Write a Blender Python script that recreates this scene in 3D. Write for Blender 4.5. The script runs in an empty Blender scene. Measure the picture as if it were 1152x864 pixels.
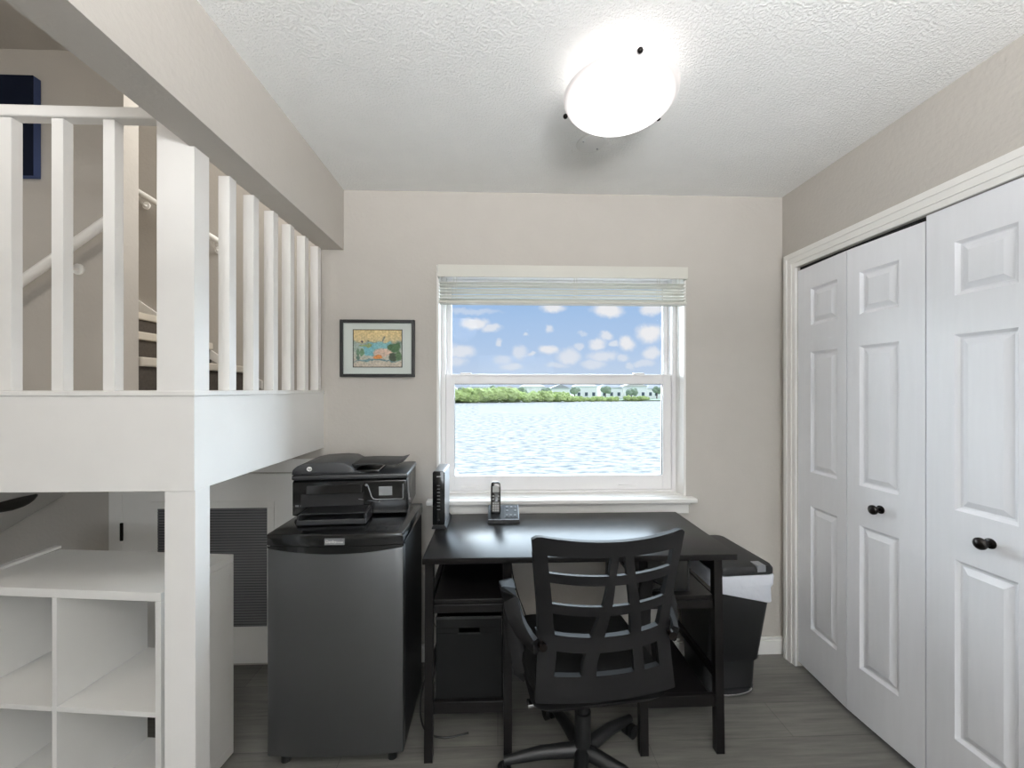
import bpy, bmesh, math, random
from mathutils import Vector, Matrix
from mathutils.noise import noise as pnoise
random.seed(7)
C = bpy.context.scene.collection
R = math.radians
PI = math.pi

# ------------------------------------------------------------------ materials
def lin(c):
    return tuple(((x/255.0)/12.92 if x/255.0 <= .04045 else ((x/255.0+.055)/1.055)**2.4) for x in c) + (1.0,)

def mat(name, col, rough=.6, metal=0, spec=.5, nscale=0, namt=0.0, bump=0, bscale=60, bdist=.002, stretch=None, coat=0):
    m = bpy.data.materials.new(name); m.use_nodes = True
    nt = m.node_tree; b = nt.nodes['Principled BSDF']
    b.inputs['Base Color'].default_value = lin(col)
    b.inputs['Roughness'].default_value = rough
    b.inputs['Metallic'].default_value = metal
    b.inputs['Specular IOR Level'].default_value = spec
    b.inputs['Coat Weight'].default_value = coat
    tc = nt.nodes.new('ShaderNodeTexCoord'); mp = nt.nodes.new('ShaderNodeMapping')
    if stretch: mp.inputs['Scale'].default_value = stretch
    nt.links.new(tc.outputs['Object'], mp.inputs[0])
    n = nt.nodes.new('ShaderNodeTexNoise'); n.inputs['Scale'].default_value = nscale or 8; n.inputs['Detail'].default_value = 5
    nt.links.new(mp.outputs[0], n.inputs[0])
    mx = nt.nodes.new('ShaderNodeMix'); mx.data_type = 'RGBA'
    a = lin(col); k = namt or .04
    mx.inputs[6].default_value = tuple(x*(1-k) for x in a[:3])+(1,)
    mx.inputs[7].default_value = tuple(min(1, x*(1+k)) for x in a[:3])+(1,)
    nt.links.new(n.outputs[0], mx.inputs[0]); nt.links.new(mx.outputs[2], b.inputs['Base Color'])
    if bump:
        n2 = nt.nodes.new('ShaderNodeTexNoise'); n2.inputs['Scale'].default_value = bscale; n2.inputs['Detail'].default_value = 3
        nt.links.new(mp.outputs[0], n2.inputs[0])
        bp = nt.nodes.new('ShaderNodeBump'); bp.inputs['Strength'].default_value = bump; bp.inputs['Distance'].default_value = bdist
        nt.links.new(n2.outputs[0], bp.inputs['Height']); nt.links.new(bp.outputs[0], b.inputs['Normal'])
    return m

M = {}
M['wall'] = mat('wall_paint', (189,184,177), .85, spec=.2, bump=.5, bscale=55, bdist=.003)
M['white'] = mat('white_trim_paint', (238,236,232), .42, spec=.4)
M['rail'] = mat('white_railing_paint', (234,232,229), .45, spec=.4)
M['door'] = mat('white_door_paint', (241,242,246), .38, spec=.4, bump=.12, bscale=70, bdist=.001, stretch=(6,6,.6))
M['vinyl'] = mat('white_vinyl', (242,240,240), .35)
M['blind'] = mat('blind_slat', (205,203,194), .5)
M['shelf'] = mat('white_laminate', (232,231,228), .4)
M['blackgloss'] = mat('black_gloss_plastic', (13,14,15), .16, spec=.6)
M['blackmatte'] = mat('black_matte_plastic', (17,18,19), .5, spec=.4)
M['charcoal'] = mat('charcoal_plastic', (38,39,41), .42, spec=.45)
M['frosted'] = mat('chair_plastic', (16,16,17), .62, spec=.2)
M['fabric'] = mat('black_fabric', (13,14,14), .9, spec=.2, bump=.5, bscale=400, bdist=.001)
M['silver'] = mat('silver_plastic', (150,152,156), .32, metal=.6)
M['chrome'] = mat('chrome', (215,215,218), .12, metal=1)
M['bronze'] = mat('dark_bronze', (22,17,15), .3, metal=.6)
M['bag'] = mat('white_bin_liner', (225,228,236), .5, bump=.6, bscale=30, bdist=.006)
M['grilledark'] = mat('grille_metal', (100,100,102), .6)
M['grilleshade'] = mat('painted_grille_shade', (62,62,64), .9)
M['gap_shade'] = mat('painted_gap_shade', (22,22,23), .9)  # dark colour stands in for shade in gaps and hollows
M['carpet'] = mat('stair_carpet', (92,86,80), .95, spec=.1, bump=.8, bscale=300, bdist=.004, nscale=60, namt=.25)
M['tread'] = mat('stair_nosing', (205,198,186), .7, spec=.2)
M['navy'] = mat('navy_canvas', (22,28,44), .9, spec=.1, nscale=3, namt=.3)
M['navyside'] = mat('blue_canvas_edge', (84,98,140), .9, spec=.1)
M['blackframe'] = mat('black_wood_frame', (20,20,20), .4)
M['plate'] = mat('painted_plate', (218,218,216), .9)
M['mat'] = mat('picture_mat_board', (226,226,222), .9)
M['cable'] = mat('cable_rubber', (12,12,12), .5)
M['screen'] = mat('grey_screen', (128,130,132), .25)
M['keypad'] = mat('handset_keypad', (84,82,78), .5)
M['dimkeys'] = mat('dim_marks', (92,94,96), .5)
M['keys'] = mat('grey_keys', (140,142,140), .5)
M['leather'] = mat('dark_vinyl_cushion', (42,38,34), .5, bump=.3, bscale=120)
M['stucco'] = mat('house_stucco', (252,250,246), .9)
M['roof'] = mat('house_roof', (216,208,202), .9)
M['roofdark'] = mat('house_roof_grey', (176,176,178), .9)
M['hglass'] = mat('house_window_glass', (90,100,110), .2)
M['leafa'] = mat('mangrove_leaf', (180,194,128), .8, nscale=.5, namt=.45, spec=.1)
M['leafb'] = mat('tree_leaf', (150,162,140), .8, nscale=.6, namt=.35, spec=.1)
M['trunk'] = mat('tree_trunk', (96,82,70), .9)
M['dock'] = mat('seawall_concrete', (236,232,226), .9)

def ceil_mat():
    m = mat('popcorn_ceiling', (240,240,238), .95, spec=.1)
    nt = m.node_tree; b = nt.nodes['Principled BSDF']
    tc = nt.nodes.new('ShaderNodeTexCoord')
    v = nt.nodes.new('ShaderNodeTexNoise'); v.inputs['Scale'].default_value = 120; v.inputs['Detail'].default_value = 4; v.inputs['Roughness'].default_value = .6
    nt.links.new(tc.outputs['Object'], v.inputs[0])
    cr = nt.nodes.new('ShaderNodeValToRGB'); cr.color_ramp.elements[0].position = .42; cr.color_ramp.elements[1].position = .62
    nt.links.new(v.outputs[0], cr.inputs[0])
    bp = nt.nodes.new('ShaderNodeBump'); bp.inputs['Strength'].default_value = .6; bp.inputs['Distance'].default_value = .004
    nt.links.new(cr.outputs[0], bp.inputs['Height']); nt.links.new(bp.outputs[0], b.inputs['Normal'])
    return m
M['ceil'] = ceil_mat()

def floor_mat():
    m = mat('grey_wood_floor', (96,92,88), .42, spec=.4)
    nt = m.node_tree; b = nt.nodes['Principled BSDF']
    tc = nt.nodes.new('ShaderNodeTexCoord'); mp = nt.nodes.new('ShaderNodeMapping')
    nt.links.new(tc.outputs['Object'], mp.inputs[0])
    br = nt.nodes.new('ShaderNodeTexBrick'); br.inputs['Scale'].default_value = 1
    br.inputs['Brick Width'].default_value = 1.2; br.inputs['Row Height'].default_value = .18; br.inputs['Mortar Size'].default_value = .0012
    br.inputs['Color1'].default_value = (.30,.30,.30,1); br.inputs['Color2'].default_value = (.72,.72,.72,1); br.inputs['Mortar'].default_value = (0,0,0,1)
    nt.links.new(mp.outputs[0], br.inputs[0])
    mp2 = nt.nodes.new('ShaderNodeMapping'); mp2.inputs['Scale'].default_value = (1.6,22,1)
    nt.links.new(tc.outputs['Object'], mp2.inputs[0])
    n = nt.nodes.new('ShaderNodeTexNoise'); n.inputs['Scale'].default_value = 2.2; n.inputs['Detail'].default_value = 8; n.inputs['Roughness'].default_value = .65
    nt.links.new(mp2.outputs[0], n.inputs[0])
    mx = nt.nodes.new('ShaderNodeMix'); mx.data_type = 'RGBA'; mx.inputs[0].default_value = .6
    nt.links.new(br.outputs[0], mx.inputs[6]); nt.links.new(n.outputs[0], mx.inputs[7])
    cr = nt.nodes.new('ShaderNodeValToRGB')
    cr.color_ramp.elements[0].position = .25; cr.color_ramp.elements[0].color = lin((56,56,54))
    cr.color_ramp.elements[1].position = .75; cr.color_ramp.elements[1].color = lin((118,116,110))
    nt.links.new(mx.outputs[2], cr.inputs[0]); nt.links.new(cr.outputs[0], b.inputs['Base Color'])
    return m
M['floor'] = floor_mat()

def steel_mat():
    m = mat('dark_stainless', (96,97,98), .36, metal=.85)
    nt = m.node_tree; b = nt.nodes['Principled BSDF']
    tc = nt.nodes.new('ShaderNodeTexCoord'); mp = nt.nodes.new('ShaderNodeMapping'); mp.inputs['Scale'].default_value = (3,3,300)
    nt.links.new(tc.outputs['Object'], mp.inputs[0])
    n = nt.nodes.new('ShaderNodeTexNoise'); n.inputs['Scale'].default_value = 3
    nt.links.new(mp.outputs[0], n.inputs[0])
    mr = nt.nodes.new('ShaderNodeMapRange'); mr.inputs['To Min'].default_value = .3; mr.inputs['To Max'].default_value = .46
    nt.links.new(n.outputs[0], mr.inputs[0]); nt.links.new(mr.outputs[0], b.inputs['Roughness'])
    return m
M['steel'] = steel_mat()

def desk_mat():
    m = mat('espresso_veneer', (32,27,27), .3, spec=.22)
    nt = m.node_tree; b = nt.nodes['Principled BSDF']
    tc = nt.nodes.new('ShaderNodeTexCoord'); mp = nt.nodes.new('ShaderNodeMapping'); mp.inputs['Scale'].default_value = (2,40,40)
    nt.links.new(tc.outputs['Object'], mp.inputs[0])
    n = nt.nodes.new('ShaderNodeTexNoise'); n.inputs['Scale'].default_value = 2; n.inputs['Detail'].default_value = 6
    nt.links.new(mp.outputs[0], n.inputs[0])
    cr = nt.nodes.new('ShaderNodeValToRGB'); cr.color_ramp.elements[0].color = lin((8,8,8)); cr.color_ramp.elements[1].color = lin((22,20,20))
    nt.links.new(n.outputs[0], cr.inputs[0]); nt.links.new(cr.outputs[0], b.inputs['Base Color'])
    bp = nt.nodes.new('ShaderNodeBump'); bp.inputs['Strength'].default_value = .08; bp.inputs['Distance'].default_value = .001
    nt.links.new(n.outputs[0], bp.inputs['Height']); nt.links.new(bp.outputs[0], b.inputs['Normal'])
    return m
M['desk'] = desk_mat()

def glass_mat():
    m = bpy.data.materials.new('window_glass'); m.use_nodes = True
    nt = m.node_tree; nt.nodes.clear()
    o = nt.nodes.new('ShaderNodeOutputMaterial'); t = nt.nodes.new('ShaderNodeBsdfTransparent'); t.inputs[0].default_value = (.97,.985,.98,1)
    g = nt.nodes.new('ShaderNodeBsdfGlossy'); g.inputs['Roughness'].default_value = .02
    mx = nt.nodes.new('ShaderNodeMixShader'); fr = nt.nodes.new('ShaderNodeFresnel'); fr.inputs[0].default_value = 1.1
    nt.links.new(fr.outputs[0], mx.inputs[0]); nt.links.new(t.outputs[0], mx.inputs[1]); nt.links.new(g.outputs[0], mx.inputs[2]); nt.links.new(mx.outputs[0], o.inputs[0])
    return m
M['glass'] = glass_mat()

LAMP = 5.0
def emit_mat(name, col, s):
    m = bpy.data.materials.new(name); m.use_nodes = True
    nt = m.node_tree; b = nt.nodes['Principled BSDF']
    b.inputs['Base Color'].default_value = (.9,.88,.86,1); b.inputs['Roughness'].default_value = .3
    b.inputs['Emission Color'].default_value = col; b.inputs['Emission Strength'].default_value = s
    return m
M['lamp'] = emit_mat('lit_alabaster_glass', (1,.965,.955,1), LAMP)
def lamp_hotspot(m):
    nt = m.node_tree; b = nt.nodes['Principled BSDF']
    tc = nt.nodes.new('ShaderNodeTexCoord'); d = nt.nodes.new('ShaderNodeVectorMath'); d.operation = 'DISTANCE'
    d.inputs[1].default_value = (-.01, -.01, -.17); nt.links.new(tc.outputs['Object'], d.inputs[0])
    mr = nt.nodes.new('ShaderNodeMapRange'); mr.inputs['From Min'].default_value = .06; mr.inputs['From Max'].default_value = .19
    mr.inputs['To Min'].default_value = LAMP; mr.inputs['To Max'].default_value = .42
    nt.links.new(d.outputs['Value'], mr.inputs[0]); nt.links.new(mr.outputs[0], b.inputs['Emission Strength'])
    b.inputs['Base Color'].default_value = (.34,.32,.31,1)
lamp_hotspot(M['lamp'])

def water_mat():
    m = bpy.data.materials.new('bay_water'); m.use_nodes = True
    nt = m.node_tree; b = nt.nodes['Principled BSDF']
    b.inputs['Roughness'].default_value = .9; b.inputs['Specular IOR Level'].default_value = 0
    tc = nt.nodes.new('ShaderNodeTexCoord'); mp = nt.nodes.new('ShaderNodeMapping'); mp.inputs['Scale'].default_value = (.9,1.5,1)
    nt.links.new(tc.outputs['Object'], mp.inputs[0])
    n = nt.nodes.new('ShaderNodeTexNoise'); n.inputs['Scale'].default_value = 1.1; n.inputs['Detail'].default_value = 6; n.inputs['Roughness'].default_value = .6
    nt.links.new(mp.outputs[0], n.inputs[0])
    cr = nt.nodes.new('ShaderNodeValToRGB')
    cr.color_ramp.elements[0].position = .36; cr.color_ramp.elements[0].color = lin((116,124,127))
    cr.color_ramp.elements[1].position = .56; cr.color_ramp.elements[1].color = lin((174,169,163))
    nt.links.new(n.outputs[0], cr.inputs[0]); nt.links.new(cr.outputs[0], b.inputs['Base Color'])
    bp = nt.nodes.new('ShaderNodeBump'); bp.inputs['Strength'].default_value = .5; bp.inputs['Distance'].default_value = .15
    nt.links.new(n.outputs[0], bp.inputs['Height']); nt.links.new(bp.outputs[0], b.inputs['Normal'])
    return m
M['water'] = water_mat()

def art_mat():
    # an invented map-like beach painting: sandy sky, blue curved inlet, orange ball, green palms
    m = bpy.data.materials.new('beach_painting'); m.use_nodes = True
    nt = m.node_tree; b = nt.nodes['Principled BSDF']; b.inputs['Roughness'].default_value = .8
    L = nt.links.new
    tc = nt.nodes.new('ShaderNodeTexCoord'); sp = nt.nodes.new('ShaderNodeSeparateXYZ')
    nz = nt.nodes.new('ShaderNodeTexNoise'); nz.inputs['Scale'].default_value = 26; nz.inputs['Detail'].default_value = 5
    L(tc.outputs['Object'], nz.inputs[0])
    vm = nt.nodes.new('ShaderNodeVectorMath'); vm.operation = 'MULTIPLY_ADD'
    vm.inputs[1].default_value = (.046,.046,.046); L(nz.outputs[1], vm.inputs[0]); L(tc.outputs['Object'], vm.inputs[2])
    L(vm.outputs[0], sp.inputs[0])
    def blob(cx, cz, sx, sz):
        s = nt.nodes.new('ShaderNodeVectorMath'); s.operation = 'SUBTRACT'; s.inputs[1].default_value = (cx+.023, 0, cz+.023); L(vm.outputs[0], s.inputs[0])
        k = nt.nodes.new('ShaderNodeVectorMath'); k.operation = 'MULTIPLY'; k.inputs[1].default_value = (1/sx, 0, 1/sz); L(s.outputs[0], k.inputs[0])
        l = nt.nodes.new('ShaderNodeVectorMath'); l.operation = 'LENGTH'; L(k.outputs[0], l.inputs[0])
        r = nt.nodes.new('ShaderNodeMapRange'); r.inputs['From Min'].default_value = 1.1; r.inputs['From Max'].default_value = .85; L(l.outputs['Value'], r.inputs[0])
        return r.outputs[0]
    r = nt.nodes.new('ShaderNodeMapRange'); r.inputs['From Min'].default_value = -.052; r.inputs['From Max'].default_value = .098; L(sp.outputs[2], r.inputs[0])
    cr = nt.nodes.new('ShaderNodeValToRGB')
    cr.color_ramp.elements[0].color = lin((206,190,176)); cr.color_ramp.elements[1].color = lin((224,196,148))
    e = cr.color_ramp.elements.new(.55); e.color = lin((176,186,178))
    e = cr.color_ramp.elements.new(.68); e.color = lin((150,158,150))
    e = cr.color_ramp.elements.new(.76); e.color = lin((218,194,152))
    L(r.outputs[0], cr.inputs[0])
    cur = cr.outputs[0]
    for (cx, cz, sx, sz, col) in [(-.01,.005,.075,.022,(136,186,196)), (-.045,-.014,.028,.026,(130,184,196)), (.035,.018,.05,.016,(140,186,192)),
                                  (-.09,.018,.022,.01,(176,182,180)), (-.06,.013,.03,.008,(156,168,120)), (.03,-.02,.05,.018,(222,190,174)), (0,-.045,.024,.013,(222,142,82)),
                                  (.09,.004,.034,.026,(92,120,88)), (.075,-.042,.022,.02,(84,92,78)), (.105,-.04,.018,.025,(104,128,96)),
                                  (-.1,-.02,.01,.022,(110,136,112)), (-.08,-.022,.012,.014,(112,142,112)), (-.1,-.05,.014,.01,(100,120,108)), (0,-.062,.12,.005,(120,150,156)),
                                  (-.075,.04,.005,.005,(90,80,90)), (-.045,.035,.006,.006,(110,110,90)), (.03,.045,.005,.016,(140,140,130))]:
        mx = nt.nodes.new('ShaderNodeMix'); mx.data_type = 'RGBA'; mx.inputs[7].default_value = lin(col)
        L(blob(cx,cz,sx,sz), mx.inputs[0]); L(cur, mx.inputs[6]); cur = mx.outputs[2]
    n2 = nt.nodes.new('ShaderNodeTexNoise'); n2.inputs['Scale'].default_value = 110; L(tc.outputs['Object'], n2.inputs[0])
    mr = nt.nodes.new('ShaderNodeMapRange'); mr.inputs['From Min'].default_value = .3; mr.inputs['From Max'].default_value = .7; mr.inputs['To Min'].default_value = .8; mr.inputs['To Max'].default_value = 1.3
    L(n2.outputs[0], mr.inputs[0])
    mm = nt.nodes.new('ShaderNodeVectorMath'); mm.operation = 'SCALE'; L(cur, mm.inputs[0]); L(mr.outputs[0], mm.inputs['Scale'])
    L(mm.outputs[0], b.inputs['Base Color'])
    return m
M['art'] = art_mat()

# ------------------------------------------------------------------ mesh builder
class MB:
    def __init__(s): s.bm = bmesh.new()
    def _merge(s, b, mtx=None):
        if mtx is not None: bmesh.ops.transform(b, matrix=mtx, verts=b.verts)
        me = bpy.data.meshes.new('t'); b.to_mesh(me); b.free(); s.bm.from_mesh(me); bpy.data.meshes.remove(me)
    def box(s, x0, x1, y0, y1, z0, z1, bev=0, mtx=None, seg=2):
        b = bmesh.new()
        v = [b.verts.new((x,y,z)) for x in (x0,x1) for y in (y0,y1) for z in (z0,z1)]
        for f in ((0,1,3,2),(4,6,7,5),(0,4,5,1),(2,3,7,6),(0,2,6,4),(1,5,7,3)): b.faces.new([v[i] for i in f])
        bmesh.ops.recalc_face_normals(b, faces=b.faces)
        if bev: bmesh.ops.bevel(b, geom=b.edges[:]+b.verts[:], offset=bev, segments=seg, profile=.5, affect='EDGES')
        s._merge(b, mtx); return s
    def prism(s, pts, axis, a0, a1, bev=0, mtx=None):
        # pts: 2d outline; axis 'x': pts=(y,z); 'y': pts=(x,z); 'z': pts=(x,y)
        b = bmesh.new()
        def mk(p, a):
            return {'x':(a,p[0],p[1]), 'y':(p[0],a,p[1]), 'z':(p[0],p[1],a)}[axis]
        A = [b.verts.new(mk(p,a0)) for p in pts]; B = [b.verts.new(mk(p,a1)) for p in pts]
        n = len(pts)
        b.faces.new(A); b.faces.new(B[::-1])
        for i in range(n): b.faces.new((A[i], A[(i+1)%n], B[(i+1)%n], B[i]))
        bmesh.ops.recalc_face_normals(b, faces=b.faces)
        if bev: bmesh.ops.bevel(b, geom=b.edges[:]+b.verts[:], offset=bev, segments=2, profile=.5, affect='EDGES')
        s._merge(b, mtx); return s
    def loft(s, rings, cap=True, mtx=None):
        b = bmesh.new(); RR = [[b.verts.new(p) for p in r] for r in rings]; n = len(rings[0])
        for i in range(len(RR)-1):
            for j in range(n): b.faces.new((RR[i][j], RR[i][(j+1)%n], RR[i+1][(j+1)%n], RR[i+1][j]))
        if cap: b.faces.new(RR[0][::-1]); b.faces.new(RR[-1])
        bmesh.ops.recalc_face_normals(b, faces=b.faces)
        s._merge(b, mtx); return s
    def sweep(s, path, sec, up=(0,0,1), widths=None, mtx=None):
        # sec: list of (a,b): a along side vector, b along local up
        P = [Vector(p) for p in path]; rings = []
        for i,p in enumerate(P):
            t = (P[min(i+1,len(P)-1)]-P[max(i-1,0)]).normalized()
            u0 = Vector(up)
            side = t.cross(u0)
            if side.length < 1e-4: side = t.cross(Vector((1,0,0)))
            side.normalize(); u = side.cross(t).normalized()
            w = widths[i] if widths else 1
            rings.append([tuple(p+side*a*w+u*b*w) for a,b in sec])
        return s.loft(rings, mtx=mtx)
    def tube(s, path, r, n=10, mtx=None, up=(0,0,1), radii=None):
        sec = [(r*math.cos(2*PI*k/n), r*math.sin(2*PI*k/n)) for k in range(n)]
        return s.sweep(path, sec, up, radii, mtx)
    def cyl(s, p0, p1, r, n=16, r2=None):
        P0, P1 = Vector(p0), Vector(p1); t = (P1-P0).normalized()
        a = t.orthogonal().normalized(); b2 = t.cross(a)
        r2 = r if r2 is None else r2
        return s.loft([[tuple(P+(a*math.cos(2*PI*k/n)+b2*math.sin(2*PI*k/n))*q) for k in range(n)] for P,q in ((P0,r),(P1,r2))])
    def lathe(s, prof, n=32, c=(0,0,0), mtx=None):
        rings = [[(c[0]+r*math.cos(2*PI*k/n), c[1]+r*math.sin(2*PI*k/n), c[2]+z) for k in range(n)] for r,z in prof]
        return s.loft(rings, mtx=mtx)
    def sphere(s, c, r, sc=(1,1,1), sub=3, noiseamt=0, nf=1.0, seed=0):
        b = bmesh.new(); bmesh.ops.create_icosphere(b, subdivisions=sub, radius=1)
        for v in b.verts:
            d = v.co.normalized()
            k = 1 + (noiseamt*pnoise(d*nf+Vector((seed*7.3,seed*3.1,seed))) if noiseamt else 0)
            v.co = Vector((c[0]+d.x*r*sc[0]*k, c[1]+d.y*r*sc[1]*k, c[2]+d.z*r*sc[2]*k))
        s._merge(b); return s
    def text(s, txt, size, mtx, depth=.0004, shear=0, align='CENTER'):
        cu = bpy.data.curves.new('t','FONT'); cu.body = txt; cu.size = size; cu.extrude = depth; cu.shear = shear; cu.align_x = align; cu.align_y = 'CENTER'
        ob = bpy.data.objects.new('t', cu); C.objects.link(ob)
        dg = bpy.context.evaluated_depsgraph_get(); me = bpy.data.meshes.new_from_object(ob.evaluated_get(dg))
        me.transform(mtx); s.bm.from_mesh(me)
        bpy.data.objects.remove(ob); bpy.data.curves.remove(cu); bpy.data.meshes.remove(me); return s
    def build(s, name, m, parent=None, smooth=None):
        me = bpy.data.meshes.new(name); s.bm.to_mesh(me); s.bm.free()
        me.materials.append(m)
        o = bpy.data.objects.new(name, me); C.objects.link(o)
        if parent is not None:
            o.parent = parent
        if smooth is not None:
            for p in me.polygons: p.use_smooth = True
            me.set_sharp_from_angle(angle=R(smooth))
        return o

def tag(o, label=None, cat=None, group=None, kind=None):
    if label: o['label'] = label
    if cat: o['category'] = cat
    if group: o['group'] = group
    if kind: o['kind'] = kind
    return o
def thing(name, label, cat, loc=(0,0,0), rz=0, group=None):
    o = bpy.data.objects.new(name, None); C.objects.link(o); o.location = loc; o.rotation_euler = (0,0,rz)
    return tag(o, label, cat, group)
def struct(name, mb, m, smooth=None):
    return tag(mb.build(name, m, None, smooth), kind='structure')
def children(o): return [c for c in bpy.data.objects if c.parent == o]
def copy_tree(o, parent=None):
    c = o.copy(); C.objects.link(c)
    if parent is not None: c.parent = parent
    for ch in children(o): copy_tree(ch, c)
    return c

# ------------------------------------------------------------------ dimensions
XR = 1.5245; YB = 2.14; ZC = 2.44; XL = -3.95; YF = -3.2
WX0, WX1, WZ0, WZ1 = -.305, .985, .845, 2.045      # window opening
BX0, BX1, BZ = -.911, -.795, 2.13                  # beam
LX0, LX1, LY0, LZ0, LZ1 = -1.896, -.896, 1.24, 1.11, 1.403   # landing
XO = -.93                                          # left end of the back wall above the landing
ZS = 3.12                                          # stairwell ceiling

# floor / ceilings
struct('floor', MB().box(XL-.1, XR+.12, YF-.1, 3.3, -.1, 0), M['floor'])
struct('ceiling', MB().box(BX1, XR+.12, YF-.1, YB+.2, ZC, ZC+.1), M['ceil'])
struct('ceiling_stairwell', MB().box(XL-.1, BX0, YF-.1, YB+.09, ZS, ZS+.1), M['wall'])
struct('ceiling_upper_flight', MB().box(XL-.1, -.5, YB+.09, 3.3, 4.7, 4.8), M['ceil'])
# back wall (window wall)
w = MB()
e_ = .012
w.box(XO, WX0-e_, YB, YB+.2, 0, ZC)
w.box(WX1+e_, XR+.12, YB, YB+.2, 0, ZC)
w.box(WX0-e_, WX1+e_, YB, YB+.2, 0, WZ0-.02)
w.box(WX0-e_, WX1+e_, YB, YB+.2, WZ1+e_, ZC)
w.box(-1.0, XO, YB, YB+.2, 0, 1.10)
struct('wall_back', w, M['wall'])
# wall behind the stairs (with the low door) and divider between the flights
w = MB(); w.box(XL, -1.0, YB, YB+.087, 0, 1.10)
struct('wall_under_stairs', w, M['wall'])
w = MB(); w.box(XL, -1.896, YB, YB+.087, 1.11, ZS); w.box(XL, -.5, YB, YB+.087, ZS+.1, 4.7)
struct('wall_divider', w, M['wall'])
struct('wall_right', MB().box(XR, XR+.12, .775, 2.032, 2.032, ZC).box(XR, XR+.12, 2.032, YB, 0, ZC).box(XR, XR+.12, YF-.1, .775, 0, ZC), M['wall'])
struct('wall_left', MB().box(XL-.12, XL, YF-.1, 3.3, 0, 4.7), M['wall'])
# rear wall; the window opening behind the camera is added to admit light
w = MB(); w.box(XL, -.4, YF-.15, YF, 0, ZS); w.box(1.1, XR, YF-.15, YF, 0, ZS); w.box(-.4, 1.1, YF-.15, YF, 2.1, ZS); w.box(-.4, 1.1, YF-.15, YF, 0, .9)
struct('wall_rear', w, M['wall'])
f = MB()
for x0,x1 in ((-.4,-.34),(.31,.39),(1.04,1.1)): f.box(x0, x1, YF-.1, YF-.04, 0.9, 2.1)
f.box(-.34, 1.04, YF-.1, YF-.04, 2.04, 2.1); f.box(-.34, 1.04, YF-.1, YF-.04, .9, .96)
struct('window_added_rear', f, M['vinyl'])  # added frame, out of view, for the opening that carries the rear light
# far stairwell shell
struct('wall_stair_far', MB().box(XL, -.5, 3.2, 3.3, 0, 4.7), M['wall'])
w = MB(); w.box(-.5, -.4, YB+.2, 3.3, 0, 4.7)
struct('wall_stair_right', w, M['wall'])
struct('wall_beam', MB().box(BX0, BX1, YF, YB, BZ, ZC).box(BX0, BX1-.02, YF, YB+.087, ZC+.1, ZS+.1), M['wall'])
struct('wall_closet', MB().box(XR+.7, XR+.78, .6, 2.2, 0, ZC).box(XR+.12, XR+.7, .6, .68, 0, ZC).box(XR+.12, XR+.7, 2.12, 2.2, 0, ZC).box(XR+.12, XR+.7, .68, 2.12, ZC-.05, ZC), M['wall'])
struct('trim_roof', MB().box(XL-.3, XR+.9, YF-.4, 3.6, 4.85, 4.95), M['roof'])

# baseboards
def basebd(name, x0, x1, y0, y1):
    m_ = MB().box(x0, x1, y0, y1, 0, .075, .002)
    if x1-x0 > y1-y0: m_.box(x0, x1, y0+.005, y1, .075, .09, .003)
    else: m_.box(x0+.005, x1, y0, y1, .075, .09, .003)
    return struct(name, m_, M['white'])
basebd('baseboard_back', -1.0, XR, YB-.014, YB)
basebd('baseboard_right', XR-.014, XR, YF, .69)

# landing
l = MB(); l.box(LX0, LX1, LY0, YB+.087, LZ0, LZ1-.012, .001); l.box(LX0, LX1+.004, LY0-.004, YB, LZ1-.012, LZ1+.003, .002)
struct('stair_landing', l, M['rail'])
struct('floor_landing', MB().box(-1.896, -.5, YB+.087, 3.2, LZ0, LZ1), M['carpet'])
struct('support_post', MB().box(-.985, LX1, LY0+.004, LY0+.066, 0, LZ0, .0015), M['rail'])

# lower flight under the divider wall (rises to the right towards the landing)
SL = .615
def flight(x0, dirx, n, zbase, y0, y1, up, name, rise=.18, run=.29):
    body = MB(); nose = MB()
    for k in range(n):
        if up:   # rising towards dirx from x0
            xa = x0 + dirx*run*k; xb = XL+.01 if dirx < 0 else x0+dirx*run*n
            body.box(min(xa,xb), max(xa,xb), y0, y1, zbase+rise*k+(.001 if k else 0), zbase+rise*(k+1)-.05)
            nose.box(min(xa,xb)-.0, max(xa,xb)+.018, y0, y1, zbase+rise*(k+1)-.05, zbase+rise*(k+1), .008)
    return body, nose
body, nose = flight(-1.896, -1, 7, LZ1, YB+.09, 3.197, True, 'x')
up = struct('upper_flight_steps', body, M['carpet'])
struct('upper_flight_treads', nose, M['tread'])
st = MB(); pts = []
n = 7; x = -1.896; z = LZ1
pts.append((x, 1.108)); pts.append((x, z-.18))
for k in range(1, n):
    pts.append((x-.29*k, z-.18*k)); pts.append((x-.29*k, z-.18*(k+1)))
pts.append((x-.29*7, 0.14)); pts.append((x-.29*7, 0.0)); pts.append((-3.62, 0)); pts.append((-1.81, 1.108))
st.prism(pts, 'y', LY0+.02, YB-.003)
struct('lower_flight', st, M['rail'])
# skirting on far wall
sk = MB(); sk.prism([(-1.80,LZ1+.01),(-1.80,1.475),(-1.96,1.555),(-3.9,1.555+1.94*.70),(-3.9,1.30+1.94*.70)], 'y', 3.182, 3.2)
struct('trim_stair_skirting', sk, M['white'])

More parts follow.
